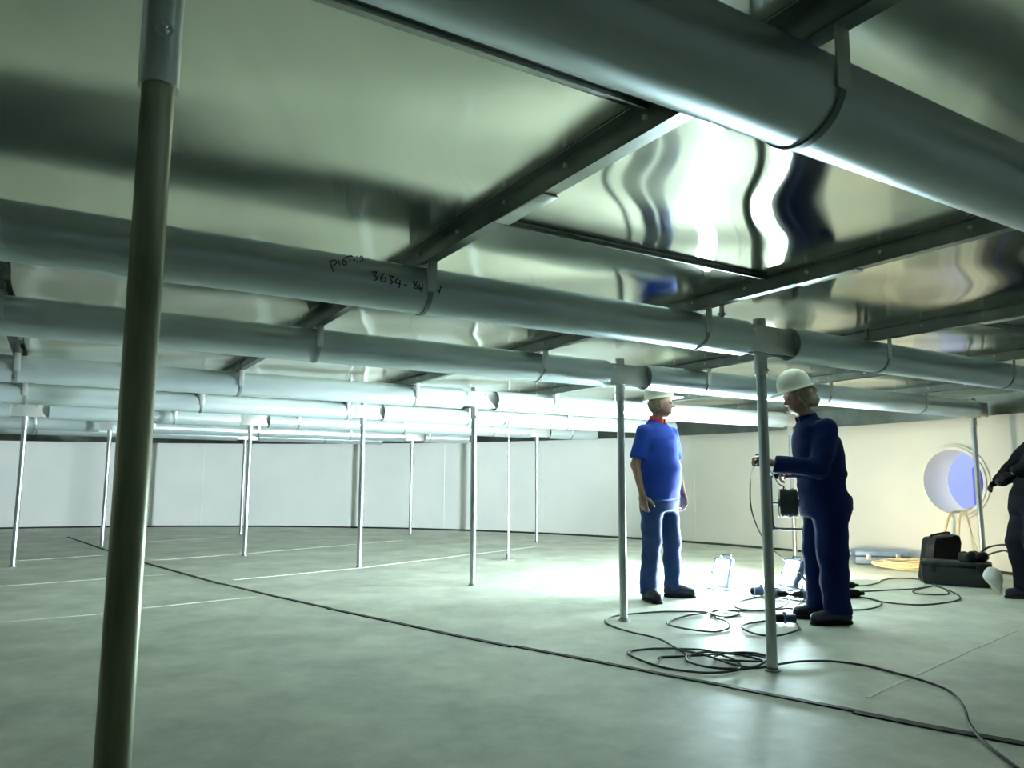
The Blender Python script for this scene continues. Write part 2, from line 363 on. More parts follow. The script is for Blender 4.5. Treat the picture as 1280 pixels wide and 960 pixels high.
# handwriting on the second row tube
def cyl_hit(u, v, s):
    r = pray(u, v); rs, rz = float(r@N), r[2]; c0, c1 = -s, CAM_H-AX_Z
    a = rs*rs+rz*rz; bb = 2*(rs*c0+rz*c1); c = c0*c0+c1*c1-(PR+.0008)**2; disc = bb*bb-4*a*c
    t = (-bb-math.sqrt(max(disc, 0)))/(2*a); return float(r@D)*t, rs*t-s, CAM_H+rz*t-AX_Z
strokes = [
 [(412, 326), (414, 332), (417, 340)], [(413, 327), (418, 325), (421, 328), (417, 332), (414, 332)], [(423, 325), (425, 332)], [(433, 321), (428, 326), (429, 331), (433, 330), (432, 326), (428, 328)], [(434, 321), (440, 320), (437, 327)],
 [(441, 325), (444, 325)], [(446, 320), (451, 327)], [(451, 320), (446, 328)], [(453, 320), (454, 326)],
 [(465, 340), (471, 340), (468, 344), (472, 348), (467, 351)], [(480, 342), (476, 347), (477, 352), (482, 351), (481, 347), (477, 349)], [(486, 345), (492, 346), (488, 349), (491, 353), (487, 355)], [(497, 348), (494, 353), (501, 355)], [(500, 350), (499, 360)],
 [(505, 356), (509, 357)], [(522, 352), (517, 354), (523, 359), (518, 360), (522, 352)], [(516, 351), (524, 362)], [(524, 355), (525, 363)], [(524, 360), (529, 360)], [(528, 355), (526, 365)],
 [(543, 359), (544, 364), (549, 363)], [(551, 357), (549, 367)], [(553, 358), (552, 360)]]
for rng, nm in (((0, 7), 'handwritten_word'), ((7, 9), 'handwritten_mark'), ((9, 10), 'handwritten_mark'), ((10, 20), 'handwritten_number'), ((20, 23), 'handwritten_mark')):
  b = MB()
  for st in strokes[rng[0]:rng[1]]:
      P = [cyl_hit(u, v, ROWS[1]) for u, v in st]; P = [(q-pont1_q, y, z) for q, y, z in P]
      b.tube(smooth_path(P, 4) if len(P) > 2 else P, .0023, 6)
  b.build(nm, M['ink'], pont1)

# cross beams: angle profile, web plus lower flange
bl = ['dark roof beam at the end of the tank beyond the thick post', 'dark roof beam on the far side of the thick stained post', 'dark roof beam over the tubes at the edge beside the thick stained post', 'dark roof beam crossing the handwritten tube at its strap', 'dark roof beam passing just behind the zigzag lamp reflections', 'dark roof beam above the helmeted man', 'dark roof beam above the manhole', 'last dark roof beam, above the worker at the picture edge']
c3 = np.array([TC[0], TC[1], 0])
for q, lb in zip(BEAMS_Q, bl):
    hh = math.sqrt((RD-.15)**2-(q-c3@D)**2); s1 = c3@N+hh; s0 = S_BACK+.1
    t = thing('roof_beam', lb, 'beam', W(q, (s0+s1)/2, BEAM_Z), ANG, 'cross beams under the deck'); L = (s1-s0)
    zt = DECK_Z-BEAM_Z
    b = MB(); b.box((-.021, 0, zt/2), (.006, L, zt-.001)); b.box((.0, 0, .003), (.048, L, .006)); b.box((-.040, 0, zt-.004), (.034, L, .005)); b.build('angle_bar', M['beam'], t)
    rv = None; sv = s1-.4
    while sv > .3:
        if rv is None:
            b = MB(); b.lathe([(.0005, 0), (.008, 0), (.008, -.010), (.0005, -.010)], 'X', n=6); rv = b.build('rivet', M['steel'], t)
        else:
            rv = rv.copy(); SC.collection.objects.link(rv)
        rv.location = (-.024, sv-(s0+s1)/2, zt*.55); sv -= .35
    for sj in (2.0, 5.2, 7.4, 9.5):
        b = MB(); b.box((.004, sj-(s0+s1)/2, -.003), (.06, .30, .006), bev=.001); b.build('splice_plate', M['alu'], t)
# battens over sheet seams
for (s, q0, q1, lb) in ((1.36, -.24, 1.22, 'sheet seam batten beside the overhead tube, top middle'), (2.30, 1.30, 2.79, 'sheet seam batten under the zigzag lamp reflections, before the handwritten tube'), (2.30, 4.44, 5.9, 'sheet seam batten in the dark deck panel above the worker at the edge'), (3.75, 1.3, 2.79, 'sheet seam batten between the second and third tubes, middle'),
                        (3.75, -.24, 1.22, 'sheet seam batten between second and third tubes, beside the thick post'), (5.5, 2.87, 4.36, 'sheet seam batten behind the third tube, above the blue polo man'), (5.5, -.24, 1.22, 'sheet seam batten behind third tube, beside the thick post'), (7.4, 1.3, 2.79, 'sheet seam batten between fourth and fifth tubes'), (5.5, 5.97, 7.41, 'sheet seam batten behind third tube, over the manhole')):
    b = MB(); h = (q1-q0)/2
    b.box((0, 0, -.006), (2*h, .05, .011), bev=.002); b.box((0, -.012, -.015), (2*h, .006, .018))
    o = b.build('seam_batten', M['beam'], None, tuple(W((q0+q1)/2, s, DECK_Z)), ANG); tag(o, lb, 'batten', 'seam battens under the deck')

# ------------------------------------------------------------------ support legs
def leg(pos, label, sleeve_z=1.585, yoke=True, near=False, pole_r=.0275, top=1.90, pin=None):
    t = thing('support_leg', label, 'post', (pos[0], pos[1], 0), ANG, 'support legs under the deck')
    pm = M['nearpole'] if near else M['pole']
    b = MB(); b.lathe([(pole_r-.004, .004), (pole_r, .006), (pole_r, sleeve_z+.1), (pole_r-.004, sleeve_z+.1)], n=28); b.build('pole', pm, t)
    b = MB(); b.lathe([(pole_r+.0005, sleeve_z), (pole_r+.0065, sleeve_z), (pole_r+.0065, top), (pole_r+.0005, top), (pole_r+.0005, sleeve_z)], n=28, caps=False); b.build('sleeve', M['alu'], t)
    bz = sleeve_z+(.092 if near else .02)
    a = PI+.62+ANG if near else 0
    y = pole_r+.0065
    for sg in (-1, 1):
        b = MB(); b.lathe([(.0005, sg*y), (.015, sg*y), (.015, sg*(y+.003)), (.0085, sg*(y+.003)), (.0085, sg*(y+.013)), (.005, sg*(y+.013)), (.005, sg*(y+.022)), (.0005, sg*(y+.022))], 'Y', (0, 0, bz), 12); b.build('bolt', M['steel'], t)
    b = MB(); b.lathe([(.0005, 0), (.042, 0), (.042, .006), (pole_r+.003, .009), (pole_r+.003, .02), (.0005, .02)], n=24); b.build('foot_pad', M['capd'], t)
    if yoke:
        for sg in (-1, 1):
            b = MB(); y = sg*(pole_r+.012)
            b.box((.04, y, AX_Z), (.40, .006, .15), bev=.0015); b.build('yoke_plate', M['alu'], t)
        for sg in (-1, 1):
            y = sg*(pole_r+.015)
            for x in (-.09, .11):
                b = MB(); b.lathe([(.0005, y), (.010, y), (.010, y+sg*.009), (.0005, y+sg*.009)], 'Y', (x, 0, AX_Z+.045), 6); b.build('yoke_bolt', M['steel'], t)
    return t
near = leg((-.628, 1.245), 'thick greenish stained post, by far the widest of the posts', 1.685, False, True, .0272, 1.953)
leg(W(3.33, ROWS[1]), 'grey post in front of the helmeted man, beside the coiled cable')
leg(W(3.57, ROWS[2]), 'grey post standing beside the man in the blue polo')
leg(W(pq['P2R'], ROWS[2]), 'pale post in front of the round manhole')
leg(W(3.48, ROWS[3]), 'bright post at mid picture below the open round tube end')
leg(W(pq['P3R'], ROWS[3]), 'white lit post standing behind the cable reel')
leg(W(3.04, ROWS[4]), 'bright post holding the fifth-row tube joint, before the slender back-wall post')
leg(W(pq['P5B'], ROWS[5]), 'bright post with a second far post showing just behind it')
leg(W(pq['P5A'], ROWS[5]), 'pale post at the picture edge beyond the thick stained post')
leg(W(pq['P5C'], ROWS[5]), 'far bright post before the wall, next to the thin rod')
leg(W(pq['P6A'], ROWS[6]), 'far post mostly hidden behind the thick near post')
leg(W(pq['P6B'], ROWS[6]), 'slender post standing close to the back wall, between two nearer bright posts')
leg(W(pq['P7'], ROWS[7]), 'far post almost covered by a bright post before the back wall')
# thin hanging rod with a foot plate
rp = W(pq['ROD'], ROWS[4]-.13)
t = thing('level_rod', 'thin rod standing on a small floor plate under the fifth row tube', 'rod', (rp[0], rp[1], 0))
MB().tube([(0, 0, .01), (0, 0, 1.76)], .0085, 10).build('rod', M['pole'], t)
b = MB(); b.box((0, 0, .006), (.16, .16, .012), bev=.003); b.lathe([(.028, .012), (.02, .07), (.0085, .075)], n=16); b.build('base_plate', M['capd'], t)
b = MB(); b.lathe([(.0087, 1.28), (.015, 1.285), (.015, 1.32), (.0087, 1.325)], n=12); b.lathe([(.0087, 1.66), (.018, 1.665), (.018, 1.72), (.0087, 1.725)], n=12); b.build('coupling', M['alu'], t)

# ------------------------------------------------------------------ outside the manhole
oc = mc+rad*1.6
b = MB(); vs = []; fs = []
for i in range(13):
    for j in range(7):
        p = oc+tan*(-2.4+4.8*i/12)+rad*(.05*math.sin(i*1.7)+.02*math.sin(j*2)); vs.append((p[0], p[1], 2.6*j/6))
for i in range(12):
    for j in range(6): fs.append((i*7+j, i*7+7+j, i*7+8+j, i*7+1+j))
b.add(vs, fs); o = b.build('tarpaulin', M['bluetarp']); md = o.modifiers.new('thick', 'SOLIDIFY'); md.thickness = .01
tag(o, 'pale blue tarpaulin seen through the round manhole', 'tarp')
_r = pray(1220, 600); dp = ray_wall(1220, 600)+_r/np.linalg.norm(_r)*.95+CR*.25
b = MB(); b.lathe([(.0005, 0), (.24, 0), (.25, .02), (.25, .3), (.26, .31), (.25, .32), (.25, .62), (.26, .63), (.25, .64), (.25, 1.15), (.24, 1.18), (.0005, 1.18)], n=40)
o = b.build('drum', M['bluedrum'], None, (dp[0], dp[1], 0)); tag(o, 'dark blue drum standing outside the manhole', 'drum')
b = MB(); b.box(tuple(mc+rad*2.0+np.array([0, 0, -mc[2]-.03])), (3.2, 5, .05), Matrix.Rotation(MH_A, 3, 'Z')); struct(b.build('floor_outside', M['wall'], smooth=0))

# ------------------------------------------------------------------ work lamps, seen and added
def work_lamp(pos, yaw, tilt, label, panel, added_visor=0):
    t = thing('work_lamp', label, 'lamp', pos, yaw)       # local +x is the way it shines
    c = (0.02, 0, .155); R = Matrix.Rotation(-tilt, 3, 'Y')
    def tr(p): return tuple(R @ Vector(p) + Vector(c))
    b = MB(); b.box(c, (.05, .19, .27), R, bev=.012)
    for k in range(7): b.box(tr((-.035, -.075+.025*k, 0)), (.03, .006, .22), R)
    b.build('housing', M['lampbody'], t)
    b = MB(); b.box(tr((.0275, 0, -.005)), (.008, .135, .23), R, bev=.003); b.build('led_panel', panel, t)
    for sg in (-1, 1) if added_visor else ():
        vl = added_visor if sg > 0 else added_visor*.30
        b = MB(); b.box(tr((.02+vl/2, sg*.098, 0)), (vl, .006, .27), R, bev=.001); b.build('added_visor', M['lampbody'], t)  # side flaps added to cut the fill lamp's spill
    b = MB()
    b.tube([tr((0, -.105, 0)), tr((0, -.115, 0)), (-.10, -.115, .008), (-.10, .115, .008), tr((0, .115, 0)), tr((0, .105, 0))], .008, 8)
    b.tube([(-.03, -.115, .07), (.09, -.115, .008), (.09, .115, .008), (-.03, .115, .07)], .007, 8); b.build('stand', M['reelframe'], t)
    b = MB(); b.tube([tr((-.01, -.05, .135)), tr((-.01, -.05, .17)), tr((-.01, .05, .17)), tr((-.01, .05, .135))], .007, 8); b.build('carry_handle', M['lampbody'], t)
    return t
l1 = G(905, 737); l2 = G(992, 738)
work_lamp(l1, math.radians(222), math.radians(22), 'glowing white work lamp on the floor between the two men', M['led'])
work_lamp(l2, math.radians(210), math.radians(30), 'glowing white work lamp at the toes of the helmeted man', M['led'])
wl = np.array([3.05, 7.55, 0])
work_lamp(wl, math.radians(177), math.radians(24), 'added fill lamp, unseen behind the legs of the helmeted man, lighting the back wall', M['ledfill'], .13)  # added out of sight as fill for the far wall
work_lamp(np.array([3.30, 7.92, 0]), math.radians(62), math.radians(10), 'added warm lamp, unseen behind the legs of the helmeted man, lighting the manhole wall', M['ledside'])  # added out of sight to throw warm light on this wall

# ------------------------------------------------------------------ people: distance-field bodies meshed as one surface
def caps(P, a, b, r1, r2, sq=None):
    a = np.array(a, float); b = np.array(b, float); ab = b-a; L = ab@ab+1e-12
    d = P-a; t = np.clip((d@ab)/L, 0, 1)
    q = d-t[..., None]*ab
    if sq is not None: q = q*np.array(sq)
    return np.sqrt((q*q).sum(-1))-(r1+(r2-r1)*t)
def ell(P, c, r):
    q = (P-np.array(c))/np.array(r); l = np.sqrt((q*q).sum(-1)); return (l-1)*min(r)
def smin(a, b, k):
    h = np.clip(.5+.5*(b-a)/k, 0, 1); return b*(1-h)+a*h-k*h*(1-h)
def U(ds, k):
    o = ds[0]
    for d in ds[1:]: o = smin(o, d, k)
    return o
def loft(P, zs, cx, cy, a, b_, e=2.4):
    z = P[..., 2]; A = np.interp(z, zs, a); Bq = np.interp(z, zs, b_); X = np.interp(z, zs, cx); Y = np.interp(z, zs, cy)
    l = (np.abs((P[..., 0]-X)/A)**e+np.abs((P[..., 1]-Y)/Bq)**e)**(1/e)
    d = (l-1)*np.minimum(A, Bq); return np.maximum(d, np.maximum(zs[0]-z, z-zs[-1]))
def nets(fn, lo_, hi_, h):
    lo_ = np.array(lo_, float); n_ = [int(math.ceil((hi_[i]-lo_[i])/h))+1 for i in range(3)]
    ax = [lo_[i]+h*np.arange(n_[i]) for i in range(3)]
    P = np.stack(np.meshgrid(*ax, indexing='ij'), -1); Fv = fn(P).astype(np.float64)
    Fv[0] = Fv[-1] = 1; Fv[:, 0] = Fv[:, -1] = 1; Fv[:, :, 0] = Fv[:, :, -1] = 1
    ins = Fv < 0; cs = [k-1 for k in n_]; acc = np.zeros(cs+[3]); cnt = np.zeros(cs); edges = []
    for axn in range(3):
        s0 = [slice(None)]*3; s1 = [slice(None)]*3; s0[axn] = slice(0, -1); s1[axn] = slice(1, None)
        A, B_ = Fv[tuple(s0)], Fv[tuple(s1)]; cr = ins[tuple(s0)] != ins[tuple(s1)]
        I = np.argwhere(cr); t = A[cr]/(A[cr]-B_[cr]); pos = I.astype(float); pos[:, axn] += t
        o1, o2 = [k for k in range(3) if k != axn]
        for da in (0, -1):
            for db in (0, -1):
                C = I.copy(); C[:, o1] += da; C[:, o2] += db
                np.add.at(acc, (C[:, 0], C[:, 1], C[:, 2]), pos); np.add.at(cnt, (C[:, 0], C[:, 1], C[:, 2]), 1)
        edges.append((axn, I, A[cr] < 0))
    idx = -np.ones(cs, int); mk = cnt > 0; idx[mk] = np.arange(mk.sum()); V = lo_+h*(acc[mk]/cnt[mk][:, None]); FA = []
    for axn, I, sgn in edges:
        o1, o2 = [(1, 2), (2, 0), (0, 1)][axn]; q = []
        for da, db in ((0, 0), (-1, 0), (-1, -1), (0, -1)):
            C = I.copy(); C[:, o1] += da; C[:, o2] += db; q.append(idx[C[:, 0], C[:, 1], C[:, 2]])
        Q = np.stack(q, 1); Q[~sgn] = Q[~sgn][:, ::-1]; FA.append(Q)
    return V, np.concatenate(FA)
def sdf_obj(name, fn, lo_, hi_, h, mat_, parent=None, loc=(0, 0, 0), rz=0, it=1):
    V, Q = nets(fn, lo_, hi_, h)
    me = bpy.data.meshes.new(name); me.from_pydata(V.tolist(), [], Q.tolist()); me.update()
    bm = bmesh.new(); bm.from_mesh(me)
    for _ in range(it): bmesh.ops.smooth_vert(bm, verts=bm.verts, factor=.5, use_axis_x=True, use_axis_y=True, use_axis_z=True)
    bmesh.ops.recalc_face_normals(bm, faces=bm.faces); bm.to_mesh(me); bm.free()
    me.polygons.foreach_set('use_smooth', [True]*len(me.polygons)); me.materials.append(mat_)
    o = bpy.data.objects.new(name, me); SC.collection.objects.link(o); o.location = tuple(map(float, loc)); o.rotation_euler = (0, 0, rz)
    if parent is not None: o.parent = parent
    return o
def unit(v): v = np.array(v, float); return v/np.linalg.norm(v)
def hand_prims(wr, fwd, pal, thumb, curl):
    """capsules of a hand: palm, four fingers of unequal length and a thumb"""
    f = unit(fwd); t = np.array(thumb, float); t = unit(t-f*(t@f)); p = np.cross(f, t); p = p if p@np.array(pal) > 0 else -p
    C = []
    for k in range(4): C.append((wr+f*.012+t*(.022-.015*k), wr+f*.088+t*(.030-.02*k), .012, .0115))
    ln = [.066, .074, .069, .054]
    for k in range(4):
        base = wr+f*.090+t*(.030-.02*k); a = curl*(.55+.08*k); pos = base; L = ln[k]
        for j, fr in enumerate((.44, .31, .25)):
            dr = f*math.cos(a)+p*math.sin(a); nx = pos+dr*L*fr*1.15; C.append((pos, nx, .0088-.0008*j, .0083-.0009*j)); pos = nx; a += curl*.75
    pos = wr+f*.028+t*.026; dr = unit(f*.62+t*.72+p*.25)
    for j, L in enumerate((.042, .034, .028)):
        nx = pos+dr*L; C.append((pos, nx, .0115-.001*j, .0105-.001*j)); pos = nx; dr = unit(dr+f*.35+p*.30*curl-t*.25*curl)
    return C
def head_ds(P, hc, yaw, pitch):
    """head with brow, nose, lips, chin, ears; hc = centre, local frame rotated"""
    cy, sy = math.cos(yaw), math.sin(yaw); cp, sp = math.cos(pitch), math.sin(pitch)
    X = np.array([cy*cp, sy*cp, -sp]); Y = np.array([-sy, cy, 0]); Z = np.cross(X, Y)
    d = P-np.array(hc); Q = np.stack([d@X, d@Y, d@Z], -1)
    ds = U([ell(Q, (-.008, 0, .022), (.098, .076, .092)), ell(Q, (.022, 0, -.045), (.066, .058, .068)), caps(Q, (.05, -.02, -.088), (.05, .02, -.088), .024, .024)], .03)
    ds = smin(ds, caps(Q, (.083, -.032, .018), (.083, .032, .018), .010, .010), .012)
    ds = smin(ds, caps(Q, (.088, 0, .008), (.108, 0, -.030), .008, .013), .010)
    ds = smin(ds, caps(Q, (.096, -.009, -.034), (.096, .009, -.034), .010, .010), .008)
    ds = smin(ds, caps(Q, (.080, -.018, -.058), (.080, .018, -.058), .0075, .0075), .006)
    ds = smin(ds, caps(Q, (.077, -.015, -.072), (.077, .015, -.072), .008, .008), .006)
    for s in (-1, 1):
        ds = np.maximum(ds, -ell(Q, (.094, s*.032, .003), (.014, .016, .010)))
        ds = smin(ds, ell(Q, (-.005, s*.076, -.008), (.020, .010, .034)), .008)
    return ds, (X, Y, Z)
def wr(P, amp, f1, ph=0):
    x, y, z = P[..., 0], P[..., 1], P[..., 2]
    return amp*(np.sin(f1*z+9*x+7*y+ph)*.5+np.sin(f1*1.7*z-13*y+11*x+ph*2)*.3+np.sin(f1*.6*z+17*x-5*y)*.4)
def boot_fn(c, yaw, toe=.17, heel=.10, top=.14):
    cy, sy = math.cos(yaw), math.sin(yaw)
    def tr(P):
        d = P-np.array([c[0], c[1], 0]); return np.stack([d[..., 0]*cy+d[..., 1]*sy, -d[..., 0]*sy+d[..., 1]*cy, d[..., 2]], -1)
    def up(P):
        Q = tr(P)
        d = U([caps(Q, (-heel+.045, 0, .055), (toe-.05, 0, .045), .046, .042, (1, 1, 1)), caps(Q, (-.035, 0, .06), (-.035, 0, top), .050, .050), caps(Q, (-.03, 0, .10), (.06, 0, .06), .045, .04)], .03)
        return np.maximum(np.maximum(d, .018-Q[..., 2]), Q[..., 2]-top)
    def so(P):
        Q = tr(P); d = caps(Q*np.array([1, 1, 0]), (-heel+.045, 0, 0), (toe-.052, 0, 0), .047, .050)
        return np.maximum(np.maximum(d, -Q[..., 2]+.001), Q[..., 2]-.026)
    return up, so
def hat_mesh(parent, c, fr, mat_):
    """hard hat: ridged dome, brim with a longer peak"""
    X, Y, Z = fr; c = np.array(c)
    b = MB(); rings = []; n_ = 48
    prof = [(1.28, -.006), (1.27, .002), (1.06, .006), (1.0, .012), (.985, .04), (.93, .075), (.80, .108), (.58, .132), (.30, .145), (.02, .149)]
    for r, z in prof:
        ring = []
        for k in range(n_):
            a = 2*PI*k/n_; ca, sa = math.cos(a), math.sin(a); rx = .128*r; ry = .106*r
            if r > 1.1:
                pk = max(0, ca)**2*.045; rx += pk*(1 if ca > 0 else 0); rx -= .018*(ca < 0); ry -= .012
            zz = z+(.006*math.exp(-(sa*ry/.012)**2) if r < 1.0 else 0)-(.012*max(0, ca)**2 if r > 1.1 else 0)
            ring.append(c+X*rx*ca+Y*ry*sa+Z*zz)
        rings.append(ring)
    inner = [[c+X*.118*math.cos(2*PI*k/n_)+Y*.097*math.sin(2*PI*k/n_)+Z*.0 for k in range(n_)], [c+X*.05*math.cos(2*PI*k/n_)+Y*.05*math.sin(2*PI*k/n_)+Z*.125 for k in range(n_)]]
    b.ring_sweep(inner[::-1]+rings)
    return b.build('hard_hat', mat_, parent, smooth=50)
def eyes(parent, hc, fr):
    X, Y, Z = fr
    for s in (-1, 1):
        c = np.array(hc)+X*.079+Y*s*.031+Z*.003; b = MB()
        rings = [[c+.012*math.sin(PI*(i+.01)/8.02)*(Y*math.cos(2*PI*k/12)+Z*math.sin(2*PI*k/12))+X*.012*math.cos(PI*(i+.01)/8.02) for k in range(12)] for i in range(9)]
        b.ring_sweep(rings); b.build('eye', M['eye'], parent)
def arm_ds(P, sh, el, wr_, r=(.046, .038, .026)):
    return U([caps(P, sh, el, r[0], r[1]), caps(P, el, wr_, r[1], r[2])], .02)
def hand_ds(P, C):
    lo_ = np.min([np.minimum(c[0], c[1]) for c in C], 0)-.04; hi_ = np.max([np.maximum(c[0], c[1]) for c in C], 0)+.04
    m = ((P >= lo_) & (P <= hi_)).all(-1); out = np.full(P.shape[:-1], .04); Q = P[m]
    if len(Q):
        d = U([caps(Q, *c) for c in C[:4]], .012)
        for c in C[4:]: d = smin(d, caps(Q, *c), .0035)
        out[m] = d
    return out

# ---- man in the blue polo (local x = the way he faces, y = his left)
def man_polo():
    yaw = math.radians(-52); o0 = np.array([1.275, 6.53, 0]); c_, s_ = math.cos(-yaw), math.sin(-yaw)
    def loc(p): d = np.array(p)-o0; return np.array([d[0]*c_-d[1]*s_, d[0]*s_+d[1]*c_, d[2] if len(p) > 2 else 0])
    fr_, fl_ = (.03, -.17), (.02, .165)                     # feet: his right (nearer), his left
    hc = (.045, .0, 1.655)
    shR, elR, wrR = (.0, -.180, 1.395), (-.025, -.265, 1.13), (.045, -.262, .885)
    shL, elL, wrL = (.0, .180, 1.395), (-.02, .262, 1.13), (.05, .258, .885)
    hR = hand_prims(np.array(wrR), (.12, .03, -1), (0, 1, 0), (1, .2, 0), .55); hL = hand_prims(np.array(wrL), (.12, -.03, -1), (0, -1, 0), (1, -.2, 0), .6)
    hd = {}
    def body(P):
        h, hd['f'] = head_ds(P, hc, math.radians(38), math.radians(-7))
        tor = loft(P, [.82, .92, 1.05, 1.2, 1.35, 1.44, 1.48], [0, .0, .015, .01, 0, -.005, -.005], [0]*7, [.10, .11, .115, .11, .10, .07, .04], [.14, .145, .15, .155, .16, .10, .06])
        d = U([tor, caps(P, (-.01, 0, 1.44), (.02, 0, 1.60), .058, .054)], .04); d = smin(d, h, .025)
        for s, ft, ar, fy in ((-1, fr_, (shR, elR, wrR), math.radians(-22)), (1, fl_, (shL, elL, wrL), math.radians(44))):
            d = smin(d, arm_ds(P, *ar), .03); fx, fyv = math.cos(fy), math.sin(fy)
            kn = (.02, (s*.09+ft[1])/2, .47); d = smin(d, U([caps(P, (0, s*.085, .86), kn, .075, .055), caps(P, kn, (ft[0]-.03*fx, ft[1]-.03*fyv, .09), .05, .036), caps(P, (ft[0]-.04*fx, ft[1]-.04*fyv, .055), (ft[0]+.08*fx, ft[1]+.08*fyv, .05), .03, .025)], .03), .03)
        d = smin(d, hand_ds(P, hR), .012); return smin(d, hand_ds(P, hL), .012)
    p = sdf_obj('person', body, (-.22, -.40, 0), (.28, .40, 1.84), .0072, M['skin'], None, o0, yaw)
    tag(p, 'person in blue polo shirt and jeans standing empty-handed beside a post', 'person')
    eyes(p, hc, hd['f'])
    def shirt(P):
        tor = loft(P, [.83, .90, 1.0, 1.1, 1.22, 1.36, 1.44, 1.49, 1.53], [.0, .008, .02, .02, .01, 0, -.005, -.008, -.008], [0]*9, [.150, .150, .152, .148, .138, .122, .096, .074, .062], [.192, .193, .194, .194, .196, .200, .165, .105, .070], 2.3)
        d = tor
        for sh, el in ((shR, elR), (shL, elL)):
            sh, el = np.array(sh), np.array(el); e2 = sh+(el-sh)*.80; ax = unit(el-sh)
            sl = np.maximum(caps(P, sh+ax*-.01, el, .068, .066), (P-e2)@ax); d = smin(d, sl, .035)
        d = d+wr(P, .005, 26); neck = caps(P, (-.01, 0, 1.40), (.02, 0, 1.62), .062, .062)
        return np.maximum(np.maximum(d, -neck), .835+.012*np.sin(P[..., 1]*14)-P[..., 2])
    sh = sdf_obj('polo_shirt', shirt, (-.24, -.37, .80), (.24, .37, 1.56), .009, M['polo'], p)
    def coll(P):
        d = np.abs(caps(P, (-.012, 0, 1.45), (.012, 0, 1.62), .071, .064))-.006
        slant = 1.528+P[..., 0]*-.35
        d = np.maximum(d, np.abs(P[..., 2]-slant)-.022)
        return np.maximum(d, .022-np.hypot(P[..., 0]-.075, P[..., 1]))
    sdf_obj('collar', coll, (-.12, -.12, 1.42), (.12, .12, 1.62), .0055, M['red'], p)
    b = MB()
    for k in range(3): b.lathe([(.0005, .0), (.006, .0), (.006, .004), (.0005, .004)], 'X', (.136-.0*k+.012-.010*k, 0, 1.40-.06*k+.0), 10)
    def legs(P):
        d = loft(P, [.74, .80, .88, .96, 1.02], [0]*5, [0]*5, [.125, .136, .134, .128, .120], [.165, .178, .178, .172, .165], 2.3)
        for s, ft in ((-1, fr_), (1, fl_)):
            kn = (.022, (s*.09+ft[1])/2, .47); d = smin(d, U([caps(P, (0, s*.092, .82), kn, .105, .078), caps(P, kn, (ft[0]-.03, ft[1], .04), .078, .072)], .03), .03)
        return np.maximum(d+wr(P, .006, 31, 1), .055-P[..., 2])
    sdf_obj('jeans', legs, (-.24, -.32, .0), (.24, .32, 1.05), .009, M['jeans'], p)
    for ft, yw in ((fr_, math.radians(-22)), (fl_, math.radians(44))):
        u_, s2 = boot_fn((ft[0]-.0, ft[1]), yw, .18, .10); bo = sdf_obj('shoe', u_, (-.3, -.45, 0), (.35, .45, .2), .008, M['boot'], p); sdf_obj('sole', s2, (-.3, -.45, -.01), (.35, .45, .05), .007, M['sole'], bo)
    X, Y, Z = hd['f']; hat_mesh(p, np.array(hc)+Z*.052-X*.006, (X, Y, Z), M['hat'])
    def hair(P):
        d0 = P-np.array(hc); Q = np.stack([d0@X, d0@Y, d0@Z], -1)
        d = ell(Q, (-.022, 0, .012), (.093, .081, .092)); d = np.maximum(d, Q[..., 0]-.01-.35*Q[..., 2]); return np.maximum(np.maximum(d, -.068-Q[..., 2]), Q[..., 2]-.07)+wr(P, .003, 90)
    sdf_obj('hair', hair, (-.12, -.14, 1.55), (.2, .14, 1.8), .007, M['hair'], p)
man_polo()

